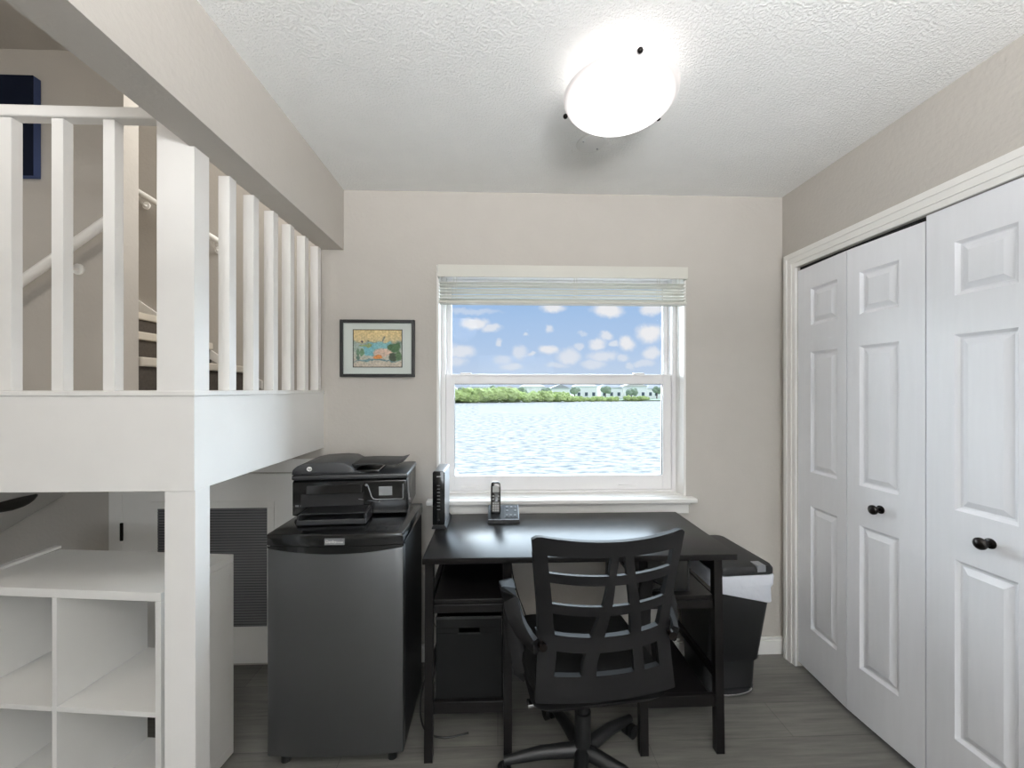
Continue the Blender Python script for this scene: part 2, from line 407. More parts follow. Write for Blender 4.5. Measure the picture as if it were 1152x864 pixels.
# handrails
def handrail(name, label, x0, z0, x1, z1, yw, brackets):
    t = thing(name, label, 'handrail', (x0, yw, z0))
    d = Vector((x1-x0, 0, z1-z0)); y = -.07
    MB().tube([(0,y,0), (d.x*.5,y,d.z*.5), (d.x,y,d.z)], .022, 14).build('rail', M['white'], t, 40)
    for b in brackets:
        p = d*b
        MB().tube([(p.x, 0, p.z-.07), (p.x, -.03, p.z-.075), (p.x,-.06,p.z-.055), (p.x,-.07,p.z-.022)], .008, 8, up=(1,0,0)).cyl((p.x,0,p.z-.07),(p.x,-.008,p.z-.07),.028).build('bracket', M['white'], t, 40)
handrail('stair_handrail', 'white round handrail rising to the right on the beige wall of the lower flight', -2.72, 1.631, -1.90, 2.246, YB, (.74,))
handrail('stair_handrail', 'white round handrail falling to the right on the far wall of the upper flight', -3.4, 3.33, -2.06, 2.50, 3.2, (.55, .95))

# railing
t = thing('stair_railing', 'white painted wooden railing with square balusters around the stair landing', 'railing', (LX1, LY0, LZ1+.003))
ox, oy, oz = LX1, LY0, LZ1+.003
MB().box(LX0-ox, BX0-.002-ox, .006, .045, 2.212-oz, 2.246-oz, .004).build('top_rail', M['rail'], t)
np_ = MB().prism([(-.985-ox,0),(0,0),(0,BZ-oz-.001),(BX0-.003-ox,BZ-oz-.001),(BX0-.003-ox,2.210-oz),(-.985-ox,2.210-oz)], 'y', 0, .062)
np_.build('newel_post', M['rail'], t)
MB().box(-1.014-ox, -.986-ox, .012, .042, 0, 2.211-oz, .001).build('half_baluster', M['rail'], t)
b0 = MB().box(-.017, .017, 0, .030, 0, 2.211-oz, .0015).build('baluster', M['rail'], t)
fx = [-1.152, -1.299, -1.446, -1.593, -1.740]
for i,xx in enumerate(fx):
    b = b0 if i == 0 else b0.copy()
    if i: C.objects.link(b); b.parent = t
    b.location = (xx-ox, .012, 0)
b1 = MB().box(-.038, 0, 0, .036, 0, BZ-oz-.001, .0015).build('baluster', M['rail'], t)
for i in range(6):
    b = b1 if i == 0 else b1.copy()
    if i: C.objects.link(b); b.parent = t
    b.location = (-.006, 1.408+.1345*i-oy if i < 5 else 2.085-oy, 0)

# low door under the landing
dr = thing('door_1', 'low white access door with a large vent grille under the landing', 'door', (-1.885, YB-.02, .01)); dr['kind'] = 'structure'
del dr['category']; del dr['label']
MB().box(0, .97, 0, .02, .01, .972, .002).build('door_leaf', M['white'], dr)
hm = MB().box(-.008, .006, -.006, .004, .640, .730, .002).build('hinge', M['bronze'], dr)
MB().box(-.008, .006, -.006, .004, .12, .21, .002).build('hinge', M['bronze'], dr)
g = MB(); gx0, gx1, gz0, gz1 = .143, .752, .165, .835
g.box(gx0, gx1, -.008, 0, gz1-.035, gz1, .002).box(gx0, gx1, -.008, 0, gz0, gz0+.035, .002).box(gx0, gx0+.035, -.008, 0, gz0+.035, gz1-.035, .002).box(gx1-.035, gx1, -.008, 0, gz0+.035, gz1-.035, .002)
go = g.build('vent_grille', M['white'], dr)
g = MB(); nz = 44
for k in range(nz):
    zz = gz0+.04+(gz1-gz0-.08)*k/(nz-1)
    g.box(gx0+.035, gx1-.035, -.0065, -.0055, zz-.0045, zz+.0045)
g.build('louver', M['grilledark'], go)
MB().box(gx0+.03, gx1-.03, -.003, -.001, gz0+.03, gz1-.03).build('shade_sheet', M['grilleshade'], go)  # flat sheet coloured as the shade behind the louvers
struct('trim_1', MB().box(-1.955, -1.889, YB-.016, YB, 0, 1.03, .002).box(-1.889, -.92, YB-.016, YB, .988, 1.055, .002), M['white'])

# ------------------------------------------------------------------ closet (bifold) doors on the right wall
def leaf_mesh(L, h=2.0, th=.033, s0=.055, s1=.09):
    # leaf lies in local XZ plane, x 0..L, face at y=0 looking to -y; raised panels
    b = MB()
    px0, px1 = s0, L-s1
    rows = [(.215,.815),(.98,1.565),(1.695,1.875)]
    xs = [0, px0, px1, L]
    def fr(x0,x1,z0,z1): b.box(x0,x1,0,th,z0,z1)
    fr(0,px0,0,h); fr(px1,L,0,h)
    zz = [0]+[q for r in rows for q in r]+[h]
    for i in range(0,len(zz),2): fr(px0,px1,zz[i],zz[i+1])
    for z0,z1 in rows:
        # molded recess: slope in, flat, slope out to raised field
        def ring(d,y): return [(px0+d,y,z0+d),(px1-d,y,z0+d),(px1-d,y,z1-d),(px0+d,y,z1-d)]
        b.loft([ring(0,0), ring(.010,.010), ring(.016,.011), ring(.036,.0025), ring(.037,.002)], cap=False)
        bm2 = MB(); r = ring(.037,.002)
        v = [b.bm.verts.new(p) for p in r]; b.bm.faces.new(v)
        b.box(px0, px1, .014, th, z0, z1)
    return b
def knob(parent, x, z):
    k = MB(); 
    Mx = Matrix.Translation((x,0,z)) @ Matrix.Rotation(R(90),4,'X')
    k.lathe([(.0,.0),(.016,0),(.016,.003),(.008,.006),(.007,.018),(.013,.024),(.0185,.031),(.0185,.038),(.012,.044),(.0,.0455)], 24, mtx=Mx)
    k.build('knob', M['bronze'], parent, 50)
# axis: leaf x axis along -Y world direction; face -y local -> -X world
def place_leaf(p0, p1, label, flip, kn, h=2.0):
    d = Vector(p1)-Vector(p0); ang = math.atan2(d.y, d.x)
    t = thing('closet_door', label, 'door', (p0[0], p0[1], .028), ang)
    s = (.09,.052) if flip else (.057,.092)
    leaf_mesh(d.length-.003, h=h, s0=s[0], s1=s[1]).build('door_leaf', M['door'], t)
    if kn: knob(t, kn, .905)
    return t
XD = XR+.004
A = (XD, 2.030); B_ = (XD-.018, 1.718); Cc = (XD, 1.407)
place_leaf(A, B_, 'white folding closet door leaf nearest the window wall, without a knob', True, None, 1.984)
place_leaf(B_, Cc, 'white folding closet door leaf with a dark knob, second from the window wall', False, .147, 1.984)
place_leaf((XD-.003,1.404), (XD-.003,1.091), 'white closet door leaf with the dark knob nearest the camera, third from the window wall', True, .19)
place_leaf((XD-.003,1.089), (XD-.003,.779), 'white closet door leaf without a knob, fourth and farthest from the window wall', False, None)
# casing with stepped profile
def casing(name, pts_in, w=.075):
    b = MB()
    for (a, c_, t0) in ((0, .022, .011), (.022, .05, .017), (.05, .068, .021), (.068, .078, .015)):
        b.box(XR-t0, XR, 2.032+a, 2.032+c_, 0, 2.032+c_)
        b.box(XR-t0, XR, .775-c_, .775-a, 0, 2.032+c_)
        b.box(XR-t0, XR, .775-a, 2.032+a, 2.032+a, 2.032+c_)
    return struct(name, b, M['white'])
casing('trim_2', None)
struct('trim_3', MB().box(XR+.015, XR+.045, .78, 2.03, 2.008, 2.031), M['gap_shade'])   # bifold track in the head, coloured dark for the shaded gap

# ------------------------------------------------------------------ window
wy = YB+.10
wf = thing('window_1', None, None, (WX0, wy, WZ0)); wf['kind'] = 'structure'
W = WX1-WX0; H = WZ1-WZ0
def frame_ring(b, x0,x1,z0,z1,w_l,w_r,w_b,w_t,y0,y1,bev=.002):
    b.box(x0,x0+w_l,y0,y1,z0,z1,bev); b.box(x1-w_r,x1,y0,y1,z0,z1,bev)
    b.box(x0+w_l,x1-w_r,y0,y1,z0,z0+w_b,bev); b.box(x0+w_l,x1-w_r,y0,y1,z1-w_t,z1,bev); return b
fr = MB(); frame_ring(fr, 0, W, 0, H, .022,.022,.012,.022, -.012,.09)
frf = fr.build('window_frame', M['vinyl'], wf)
zm0, zm1 = 1.440-WZ0, 1.494-WZ0
us = MB(); frame_ring(us, .023, W-.023, zm0+.006, H-.023, .024,.024,.05,.03, .045,.075); us.build('upper_sash', M['vinyl'], wf)
ls = MB(); frame_ring(ls, .0225, W-.0225, .0125, zm1, .046,.046,.078,.054, 0,.034)
ls.box(.05, W-.05, -.006, 0, zm1-.010, zm1-.001, .002)
lso = ls.build('lower_sash', M['vinyl'], wf)
for x in (.155, 1.02):
    MB().box(x-.05, x+.05, -.012, 0, .030, .040, .003).build('finger_lift', M['vinyl'], lso)
MB().box(.048, W-.048, .058, .062, zm1+.003, H-.053).build('pane', M['glass'], wf)
MB().box(.069, W-.069, .015, .019, .091, zm1-.055).build('pane', M['glass'], wf)
gs = MB(); frame_ring(gs, .066, W-.066, .0885, zm1-.0525, .0035,.0035,.0035,.0035, .008,.022, 0); gs.build('glazing_gasket', M['charcoal'], wf)
gs = MB(); frame_ring(gs, .0455, W-.0455, zm1+.001, H-.051, .003,.003,.001,.003, .052,.066, 0); gs.build('glazing_gasket', M['charcoal'], wf)
for x in (.13, 1.09):
    MB().box(x-.03, x+.03, .002, .03, zm1, zm1+.008, .003).build('sash_lock', M['vinyl'], wf)
# reveal lining, thin casing, sill, apron
rv = MB(); rv.box(WX0-.0115, WX0, YB-.006, YB+.199, WZ0+.0005, WZ1); rv.box(WX1, WX1+.0115, YB-.006, YB+.199, WZ0+.0005, WZ1); rv.box(WX0-.0115, WX1+.0115, YB-.006, YB+.199, WZ1+.0003, WZ1+.0115)
struct('trim_4', rv, M['white'])
struct('trim_5', MB().box(WX0-.058, WX1+.05, YB-.06, YB, WZ0-.024, WZ0-.001, .005).box(WX0-.0115, WX1+.0115, YB+.0002, YB+.199, WZ0-.0195, WZ0), M['white'])
struct('trim_6', MB().box(WX0-.03, WX1+.022, YB-.018, YB, WZ0-.088, WZ0-.025, .003).box(WX0-.036, WX1+.028, YB-.026, YB-.0, WZ0-.040, WZ0-.025, .003), M['white'])

# blind
bl = thing('window_blind', 'white horizontal slat blind drawn up to the top of the window', 'blind', (WX0-.002, YB-.035, 1.85))
BW = W+.006
v_ = MB().box(0, BW, -.012, -.004, .135, .197, .002).box(0, .006, -.004, .034, .135, .197, .002).box(BW-.006, BW, -.004, .034, .135, .197, .002); v_.build('valance', M['blind'], bl)
MB().box(.008, BW-.008, 0, .033, .155, .192, .002).build('headrail', M['blind'], bl)
for k in range(6):
    zz = .023+.0165*k
    pr_ = [(-.013+.003*(k%2)+ .047*j/6, zz + .004*math.sin(PI*j/6)) for j in range(7)]
    pr2 = [(a, z_+.0035) for a, z_ in pr_][::-1]
    MB().prism(pr_+pr2, 'x', .006, BW-.006).build('slat', M['blind'], bl, 40)
MB().box(.006, BW-.006, -.014, .037, 0, .016, .004).build('bottom_rail', M['blind'], bl)
for x in (.085, .54*BW, BW-.165):
    MB().box(x-.001, x+.001, -.017, -.0155, .005, .155).box(x+.012, x+.014, -.017, -.0155, .005, .155).build('ladder_cord', M['blind'], bl)
MB().tube([(BW-.05,-.018,.14),(BW-.051,-.019,-.2),(BW-.05,-.018,-.5)], .0013, 6).build('lift_cord', M['blind'], bl)
MB().tube([(.045,-.018,.14),(.046,-.02,.02),(.045,-.018,-.1)], .0013, 6).build('lift_cord', M['blind'], bl)

# ------------------------------------------------------------------ pictures
pc = thing('framed_picture', 'small framed beach painting in a thin black frame left of the window', 'picture', (-.618, YB-.001, 1.621))
b = MB(); frame_ring(b, -.19,.19,-.147,.147,.016,.016,.016,.016,-.022,0,.002); b.build('frame', M['blackframe'], pc)
MB().box(-.174,.174,-.010,-.004,-.131,.131).build('mat_board', M['mat'], pc)
b = MB(); frame_ring(b, -.126,.126,-.098,.098,.004,.004,.004,.004,-.0125,-.0105,0); b.build('inner_border', M['leather'], pc)
MB().box(-.122,.122,-.0118,-.0105,-.094,.094).build('painting', M['art'], pc)
MB().box(-.174,.174,-.0175,-.0165,-.131,.131).build('glazing', M['glass'], pc)

cv = thing('wall_canvas', 'dark navy canvas hung high on the stair wall', 'picture', (-2.632, YB-.001, 2.716))
MB().box(-.335,.335,-.036,-.034,-.248,.248).build('painted_face', M['navy'], cv)
MB().box(-.335,.335,-.0335,0,-.248,.248,.002).build('canvas_edge', M['navyside'], cv)

# ------------------------------------------------------------------ ceiling lamp and blank plate
lx, ly = .397, 1.315
la = thing('ceiling_lamp', 'round frosted glass bowl ceiling lamp, lit, with dark bronze finials', 'ceiling lamp', (lx, ly, ZC-.001))
rs = .182; prof = []
for k in range(15):
    q = k/14*R(90)
    prof.append((max(.0005, rs*math.cos(q)), -.074-.082*math.sin(q)**1.15))
dome = MB().lathe([(rs-.006,-.072)]+prof[:1]+prof[1:], 56).build('glass_bowl', M['lamp'], la, 40)
MB().lathe([(.0,0),(.075,0),(.075,-.018),(.03,-.05),(.0,-.05)], 40).build('ceiling_pan', M['white'], la, 40)
for a in (-90, 150, 30):
    ca, sa = math.cos(R(a)), math.sin(R(a))
    MB().sphere((ca*.188,sa*.188,-.083),.0085,sub=2).build('finial', M['bronze'], la, 50)
cp = thing('ceiling_cover_plate', 'small white blank round cover plate on the ceiling behind the lamp', 'cover plate', (.388,1.70,ZC-.0005))
MB().lathe([(.0,0),(.060,0),(.060,-.004),(.056,-.007),(.0,-.0075)], 40).build('plate', M['plate'], cp, 40)
for a in (35, 215):
    MB().lathe([(.0,-.0076),(.004,-.0076),(.0035,-.0095),(.0,-.010)], 12, (.042*math.cos(R(a)), .042*math.sin(R(a)), 0)).build('screw', M['silver'], cp)

# ------------------------------------------------------------------ cube shelf
sx1, sx0, sy0, sy1, sh = -1.040, -1.770, 1.36, 1.665, .77
cs = thing('cube_shelf', 'white open backed cube shelf with four compartments under the landing', 'shelf', ((sx0+sx1)/2, (sy0+sy1)/2, 0), R(-6))
hx = (sx1-sx0)/2; hy = (sy1-sy0)/2
MB().box(-hx,hx,-hy,hy,sh-.028,sh,.0015).build('top_panel', M['shelf'], cs)
MB().box(-hx,hx,-hy,hy,.0,.038,.0015).build('bottom_panel', M['shelf'], cs)
sp_ = MB().box(hx-.020,hx,-hy,hy,.0385,sh-.0285,.0015).cyl((hx,hy-.02,sh-.075),(hx+.0008,hy-.02,sh-.075),.006,12); sp_.build('side_panel', M['shelf'], cs)
MB().box(-hx,-hx+.020,-hy,hy,.0385,sh-.0285,.0015).build('side_panel', M['shelf'], cs)
MB().box(-.008,.008,-hy,hy,.0385,sh-.0285,.001).build('divider', M['shelf'], cs)
for x0,x1 in ((-hx+.0205,-.0085),(.0085,hx-.0205)):
    MB().box(x0,x1,-hy,hy,sh/2-.008,sh/2+.008,.001).build('shelf_board', M['shelf'], cs)
bat = tag(MB().box(sx0-.012, sx0+.014, sy0-.02, sy1+.045, sh+.001, sh+.012, .002).build('wood_strip', M['white']), 'thin white wooden strip lying along the left edge of the cube shelf top', 'strip')

# dark padded seat poking in under the landing
so = thing('padded_stool', 'dark padded stool seat with a rounded end half hidden beneath the landing', 'stool', (-2.335, 1.86, 0))
rr = []
seat = MB()
def pill(cx0,cx1,ry,rz,z,k=1.0,nn=20):
    return None
rings=[]
for (xx, q) in ((-.25,.2),(-.24,.75),(-.2,1),(0,1),(.18,1),(.215,.96),(.235,.86),(.246,.66),(.251,.1)):
    rings.append([(xx, .10*q*math.cos(2*PI*k/20), .928+.060*q*math.sin(2*PI*k/20)+.10*(xx)*.5) for k in range(20)])
seat.loft(rings); seat.build('seat', M['leather'], so, 60)
MB().cyl((-.12,0,.03),(-.12,0,.87),.02).build('pole', M['blackmatte'], so, 40)
MB().lathe([(.0,0),(.19,0),(.19,.008),(.05,.03),(.0,.03)],32,(-.12,0,0)).build('base', M['blackmatte'], so, 40)

# ------------------------------------------------------------------ fridge
fx0, fx1, fy0, fy1, fz = -.855, -.354, 1.535, 1.94, .875
fcx = (fx0+fx1)/2; fw = (fx1-fx0)/2
fg = thing('mini_fridge', 'dark stainless compact fridge with a glossy black top', 'fridge', (fcx, (fy0+fy1)/2, 0))
def arcpts(w, y, bow, n=16): return [(-w + 2*w*k/n, y - bow*(1-(-1+2*k/n)**2)) for k in range(n+1)]
y0l = fy0-(fy0+fy1)/2
MB().box(-fw+.004, fw-.004, y0l+.055, (fy1-fy0)/2, .03, fz-.046, .006).build('cabinet', M['blackmatte'], fg)
d = arcpts(fw-.001, y0l+.012, .014); MB().prism(d+[(fw-.001,y0l+.052),(-fw+.001,y0l+.052)], 'z', .05, fz-.0565, .003).build('door', M['steel'], fg, 30)
d = arcpts(fw+.001, y0l+.008, .018)
rings = []
tp = MB().prism(d+[(fw+.001,-y0l),(-fw-.001,-y0l)], 'z', fz-.045, fz, .006)
tpo = tp.build('top_cover', M['blackgloss'], fg, 30)
bb = arcpts(fw+.001, y0l+.011, .036)
d2 = [(x_, z_) for x_, z_ in ((-fw,fz-.046),(fw,fz-.046))]
bd = MB()
lo = []
ringsT = [( x_, y_-.0005) for x_, y_ in arcpts(fw-.002, y0l+.009, .018)]
bm_ = bd.bm
T = [bm_.verts.new((x_,y_,fz-.044)) for x_,y_ in ringsT]
Bm = [bm_.verts.new((x_,y_+.002,fz-.054-.018*(1-((x_)/fw)**2))) for x_,y_ in ringsT]
T2 = [bm_.verts.new((x_,y_+.03,fz-.044)) for x_,y_ in ringsT]
Bm2 = [bm_.verts.new((x_,y_+.012,fz-.054-.018*(1-((x_)/fw)**2))) for x_,y_ in ringsT]
for k in range(16):
    bm_.faces.new((T[k],T[k+1],Bm[k+1],Bm[k])); bm_.faces.new((Bm[k],Bm[k+1],Bm2[k+1],Bm2[k])); bm_.faces.new((Bm2[k],Bm2[k+1],T2[k+1],T2[k]))
bd.build('handle_band', M['blackgloss'], fg, 30)
ycen = y0l+.0085-.018
bx = .005
ba = MB().box(bx-.036, bx+.036, ycen-.004, ycen+.004, fz-.036, fz-.012, .001).build('badge', M['silver'], fg)
Mx = Matrix.Translation((bx-.012, ycen-.0045, fz-.0235)) @ Matrix.Rotation(R(90),4,'X')
Mx2 = Matrix.Translation((bx+.019, ycen-.0045, fz-.026)) @ Matrix.Rotation(R(90),4,'X')
MB().text('Danby', .015, Mx).text('DESIGNER', .0055, Mx2).build('badge_lettering', M['white'], ba)
for sx in (-1,1):
    for sy in (-1,1): MB().cyl((sx*(fw-.05), sy*.15, 0),(sx*(fw-.05), sy*.15, .03), .018).build('foot', M['blackmatte'], fg)

# ------------------------------------------------------------------ printer
pz = fz+.001
pt = thing('printer', 'black all in one inkjet printer standing on the mini fridge', 'printer', (-.630, 1.898, pz), R(4)); pt.scale = (.985,.83,.90)
pw = .236; py0 = -.19; py1 = .16
body = MB()
body.prism([(py0,.012),(py0,.165),(py0+.012,.172),(py1,.172),(py1,.012),(py0+.02,.004)], 'x', -pw, pw, .004)
body.build('body', M['blackgloss'], pt, 30)
MB().box(-pw-.003, pw+.003, py0-.004, py1+.003, .174, .197, .007).build('scanner_lid', M['charcoal'], pt, 40)
# ADF
ad = [(-pw-.003,.199),(-pw+.001,.222),(-pw+.02,.240),(-pw+.07,.252),(-pw+.16,.256),(-pw+.205,.252),(-pw+.235,.236),(-pw+.25,.215),(-pw+.30,.199)]
ad_o = MB().prism(ad, 'y', py0-.003, py1-.05, .005).build('document_feeder', M['charcoal'], pt, 30)
MB().prism([(-pw+.24,.222),(-pw+.30,.236),(pw-.045,.232),(pw-.02,.244),(pw-.02,.248),(pw-.05,.238),(-pw+.30,.242),(-pw+.235,.240)], 'y', py0+.03, py1-.08, .001).build('feeder_tray', M['blackmatte'], pt, 30)
MB().box(-pw+.22, pw-.12, py0+.02, py1-.07, .198, .214, .006).build('output_shelf', M['blackgloss'], pt)
Mx = Matrix.Translation((-pw+.070, py0-.0035, .226)) @ Matrix.Rotation(R(90),4,'X')
lg = MB().lathe([(.0,0),(.0105,0),(.0105,.0012),(.0,.0014)],28,mtx=Mx).build('round_logo', M['white'], pt)
MB().text('hp', .0155, Matrix.Translation((0,-.0016,0)) @ Mx, shear=.25).build('logo_lettering', M['charcoal'], lg)
# control panel
cpn = MB().box(.055, pw-.008, py0-.012, py0, .075, .168, .004).build('control_panel', M['blackgloss'], pt)
MB().box(.120, .176, py0-.0135, py0-.0122, .098, .140, .001).build('screen', M['screen'], cpn)
MB().tube([(.072,py0-.013,.148),(.076,py0-.0135,.143),(.090,py0-.0135,.094),(.098,py0-.0135,.083),(.112,py0-.0135,.080),(.218,py0-.0135,.080),(.2215,py0-.0135,.084),(.2215,py0-.0135,.150)], .0022, 8, up=(0,1,0)).sphere((.069,py0-.014,.148),.006,(1,.4,1),2).build('silver_outline', M['silver'], cpn, 40)
MB().tube([(.035,py0-.005,.082),(.09,py0-.006,.072),(.118,py0-.006,.067)], .0016, 6, up=(0,1,0)).sphere((.121,py0-.006,.067),.0045,(1,.5,1),2).build('trim_line', M['silver'], pt, 40)
# dark plate coloured as the shaded output bay + trays
MB().box(-pw+.035, .055, py0-.0025, py0+.002, .05, .11, .001).build('output_bay_shade', M['gap_shade'], pt)
MB().prism([(py0-.02,.112),(py0-.002,.112),(py0-.002,.150),(py0-.008,.150)], 'x', -pw+.06, .05, .002).build('front_flap', M['blackgloss'], pt)
tr = MB()
tr.box(-.175, .092, py0-.13, py0-.003, .004, .012, .003)
tr.box(-.175, -.165, py0-.13, py0-.003, .012, .045, .003); tr.box(.082, .092, py0-.13, py0-.003, .012, .045, .003)
tr.box(-.175, .092, py0-.135, py0-.127, .004, .026, .003)
tro = tr.build('paper_tray', M['charcoal'], pt)
MB().prism([(py0-.10,.040),(py0-.003,.048),(py0-.003,.053),(py0-.10,.045)], 'x', -.165, .082, .001).build('output_tray', M['blackmatte'], pt)
for k in range(4):
    MB().box(-pw+.012+.020*k, -pw+.026+.020*k, py0-.0015, py0, .052, .060).build('function_mark', M['dimkeys'], pt)

# ------------------------------------------------------------------ desk
dx0, dx1, dy0, dy1, dz = -.285, .925, 1.545, 2.095, .775
dk = thing('computer_desk', 'espresso brown computer desk with side shelves beneath the window', 'desk', ((dx0+dx1)/2, (dy0+dy1)/2, 0))
cx, cy = (dx0+dx1)/2, (dy0+dy1)/2
def D(mb, x0,x1,y0,y1,z0,z1,bev=.002): return mb.box(x0-cx,x1-cx,y0-cy,y1-cy,z0,z1,bev)
D(MB(),dx0,dx1,dy0,dy1,dz-.024,dz,.004).build('desktop', M['desk'], dk, 40)
zt = dz-.0245
for x0 in (-.278, .022, .548, .846):
    for (ya, yb, s) in ((1.572,1.602,-.02),(2.035,2.065,.0)):
        r = lambda z,dy: [(x0-cx,ya-cy+dy,z),(x0+.032-cx,ya-cy+dy,z),(x0+.032-cx,yb-cy+dy,z),(x0-cx,yb-cy+dy,z)]
        MB().loft([r(0,s),r(zt,0)]).build('leg', M['desk'], dk)
for xa,xb in ((-.245,.021),(.581,.845)):
    b = MB(); D(b,xa,xb,1.58,2.03,.585,.602); D(b,xa,xb,1.575,1.595,.552,.5845); b.build('shelf', M['desk'], dk)
    b = MB(); D(b,xa,xb,1.56,1.58,.178,.222); D(b,xa,xb,1.58,2.03,.180,.196); b.build('shelf', M['desk'], dk)
D(MB(),-.2455,.0215,2.015,2.03,.603,zt-.001).build('back_panel', M['desk'], dk)
D(MB(),.06,.545,2.01,2.03,.56,zt-.001).build('modesty_panel', M['desk'], dk)
for x0 in (-.278,.846):
    for z0 in (.30,.60):
        D(MB(),x0+.006,x0+.026,1.603,2.034,z0-.03,z0).build('side_rail', M['desk'], dk)
# storage bin on the left lower shelf and box on right shelf
sb = thing('file_bin', 'black fabric storage bin with a slotted front filling the left desk shelf', 'storage bin', (-.112, 1.80, .1965))
bb_ = MB(); hw_, hd_, ht_ = .128, .205, .33
bb_.box(-hw_,hw_,-hd_,-hd_+.006,0,ht_-.062,.002).box(-hw_,-.04,-hd_,-hd_+.006,ht_-.062,ht_-.044).box(.042,hw_,-hd_,-hd_+.006,ht_-.062,ht_-.044).box(-hw_,hw_,-hd_,-hd_+.006,ht_-.044,ht_,.002)
bb_.box(-hw_,-hw_+.006,-hd_+.006,hd_,0,ht_,.002).box(hw_-.006,hw_,-hd_+.006,hd_,0,ht_,.002).box(-hw_+.006,hw_-.006,hd_-.006,hd_,0,ht_,.002).box(-hw_+.006,hw_-.006,-hd_+.006,hd_-.006,0,.006)
bb_.build('bin_body', M['fabric'], sb)
MB().box(-hw_-.001,hw_+.001,-hd_-.004,-hd_-.0005,ht_-.008,ht_+.002,.001).box(-.042,.044,-hd_-.003,-hd_-.0005,ht_-.066,ht_-.061).build('rim', M['blackmatte'], sb)
ub = thing('computer_tower', 'black box unit lying on the right desk shelf beside the chair', 'box', (.668, 1.80, .603))
MB().box(-.085,.10,-.19,.19,.0,.135,.004).build('case', M['blackmatte'], ub)
MB().box(-.075,.09,-.193,-.1905,.008,.127,.002).build('front_panel', M['blackgloss'], ub)

# ------------------------------------------------------------------ modem
md = thing('modem', 'upright black modem with silver sides at the left end of the desk', 'modem', (-.268, 1.955, dz+.0005))
MB().prism([(-.032,.0),(.036,.0),(.036,.006),(.026,.018),(-.024,.018),(-.032,.006)], 'y', -.09, .105, .002).build('base', M['blackmatte'], md)
def rr2(w0,w1,z0,z1,r=.008):
    return [(w0,z0),(w1,z0),(w1,z1-r),(w1-r*.3,z1-r*.3),(w1-r,z1),(w0+r,z1),(w0+r*.3,z1-r*.3),(w0,z1-r)]
MB().prism(rr2(-.027,.026,.0185,.262), 'y', -.075, .10).build('side_shell', M['silver'], md, 30)
mo = MB().prism(rr2(-.028,.027,.0185,.263), 'y', -.088, -.0755, .002).build('front_face', M['blackgloss'], md, 30)
MB().box(-.009,.009,-.0895,-.0883,.236,.241).build('maker_mark', M['keys'], mo)
for k in range(8):
    MB().box(-.007,.006,-.0895,-.0883,.088+.0155*k,.091+.0155*k).build('indicator', M['dimkeys'], mo)
MB().cyl((0,-.0895,.042),(0,-.0883,.042),.005,16).build('button', M['charcoal'], mo)
# ------------------------------------------------------------------ phone
ph = thing('phone_base', 'black answering machine base with silver rim holding the cordless handset', 'phone base', (.028, 1.99, dz+.0005))
def sl(x0,x1,y0,y1,h0,h1): return [[(x0,y0,0),(x1,y0,0),(x1,y1,0),(x0,y1,0)],[(x0+.002,y0+.002,h0),(x1-.002,y0+.002,h0),(x1-.002,y1-.002,h1),(x0+.002,y1-.002,h1)]]
MB().loft(sl(-.076,.076,-.055,.05,.016,.06)).build('base_body', M['blackmatte'], ph)
top = lambda y: .016+(y+.053)/(.101)*.044
pl = MB()
def key(mb, x0,x1,y0,y1,h=.002):
    mb.loft([[(x0,y0,top(y0)),(x1,y0,top(y0)),(x1,y1,top(y1)),(x0,y1,top(y1))],[(x0,y0,top(y0)+h),(x1,y0,top(y0)+h),(x1,y1,top(y1)+h),(x0,y1,top(y1)+h)]]); return mb
key(pl,-.074,.074,-.0525,-.0495); key(pl,.070,.074,-.046,.046); pl.build('silver_rim', M['silver'], ph)
key(MB(),.004,.066,-.038,.042,.0012).build('key_field', M['charcoal'], ph)
for (x0,y0) in ((.010,-.03),(.030,-.03),(.050,-.03),(.012,.0),(.052,.0),(.012,.024),(.034,.024),(.054,.024)):
    key(MB(),x0,x0+.010,y0,y0+.009,.004).build('key', M['dimkeys'], ph)
hs = thing('cordless_handset', 'black cordless handset standing upright in its charging base on the desk', 'phone handset', (-.010, 1.985, dz+.030), 0)
tl = Matrix.Rotation(R(-14),4,'X') @ Matrix.Scale(.93,4,(0,0,1))
MB().prism([(-.022,0),(.022,0),(.0245,.02),(.0245,.135),(.022,.157),(.014,.166),(-.014,.166),(-.022,.157),(-.0245,.135),(-.0245,.02)],'y',-.012,.012,.004,mtx=tl).build('shell', M['blackgloss'], hs, 30)
MB().box(-.0165,.0165,-.0135,-.0123,.110,.142,.001,mtx=tl).build('display', M['keys'], hs)
MB().box(-.017,.017,-.0133,-.0122,.012,.062,.0005,mtx=tl).build('keypad_plate', M['keypad'], hs)
for r_ in range(4):
    for c_ in range(3):
        MB().box(-.0155+.011*c_, -.0065+.011*c_, -.0148,-.0135,.015+.012*r_,.023+.012*r_,.0004,mtx=tl).build('key', M['keys'], hs)
for sx in (-1,1):
    for zz in (.072,.088): MB().box(sx*.012-.0045,sx*.012+.0045,-.0145,-.0123,zz,zz+.008,.0005,mtx=tl).build('key', M['keys'], hs)

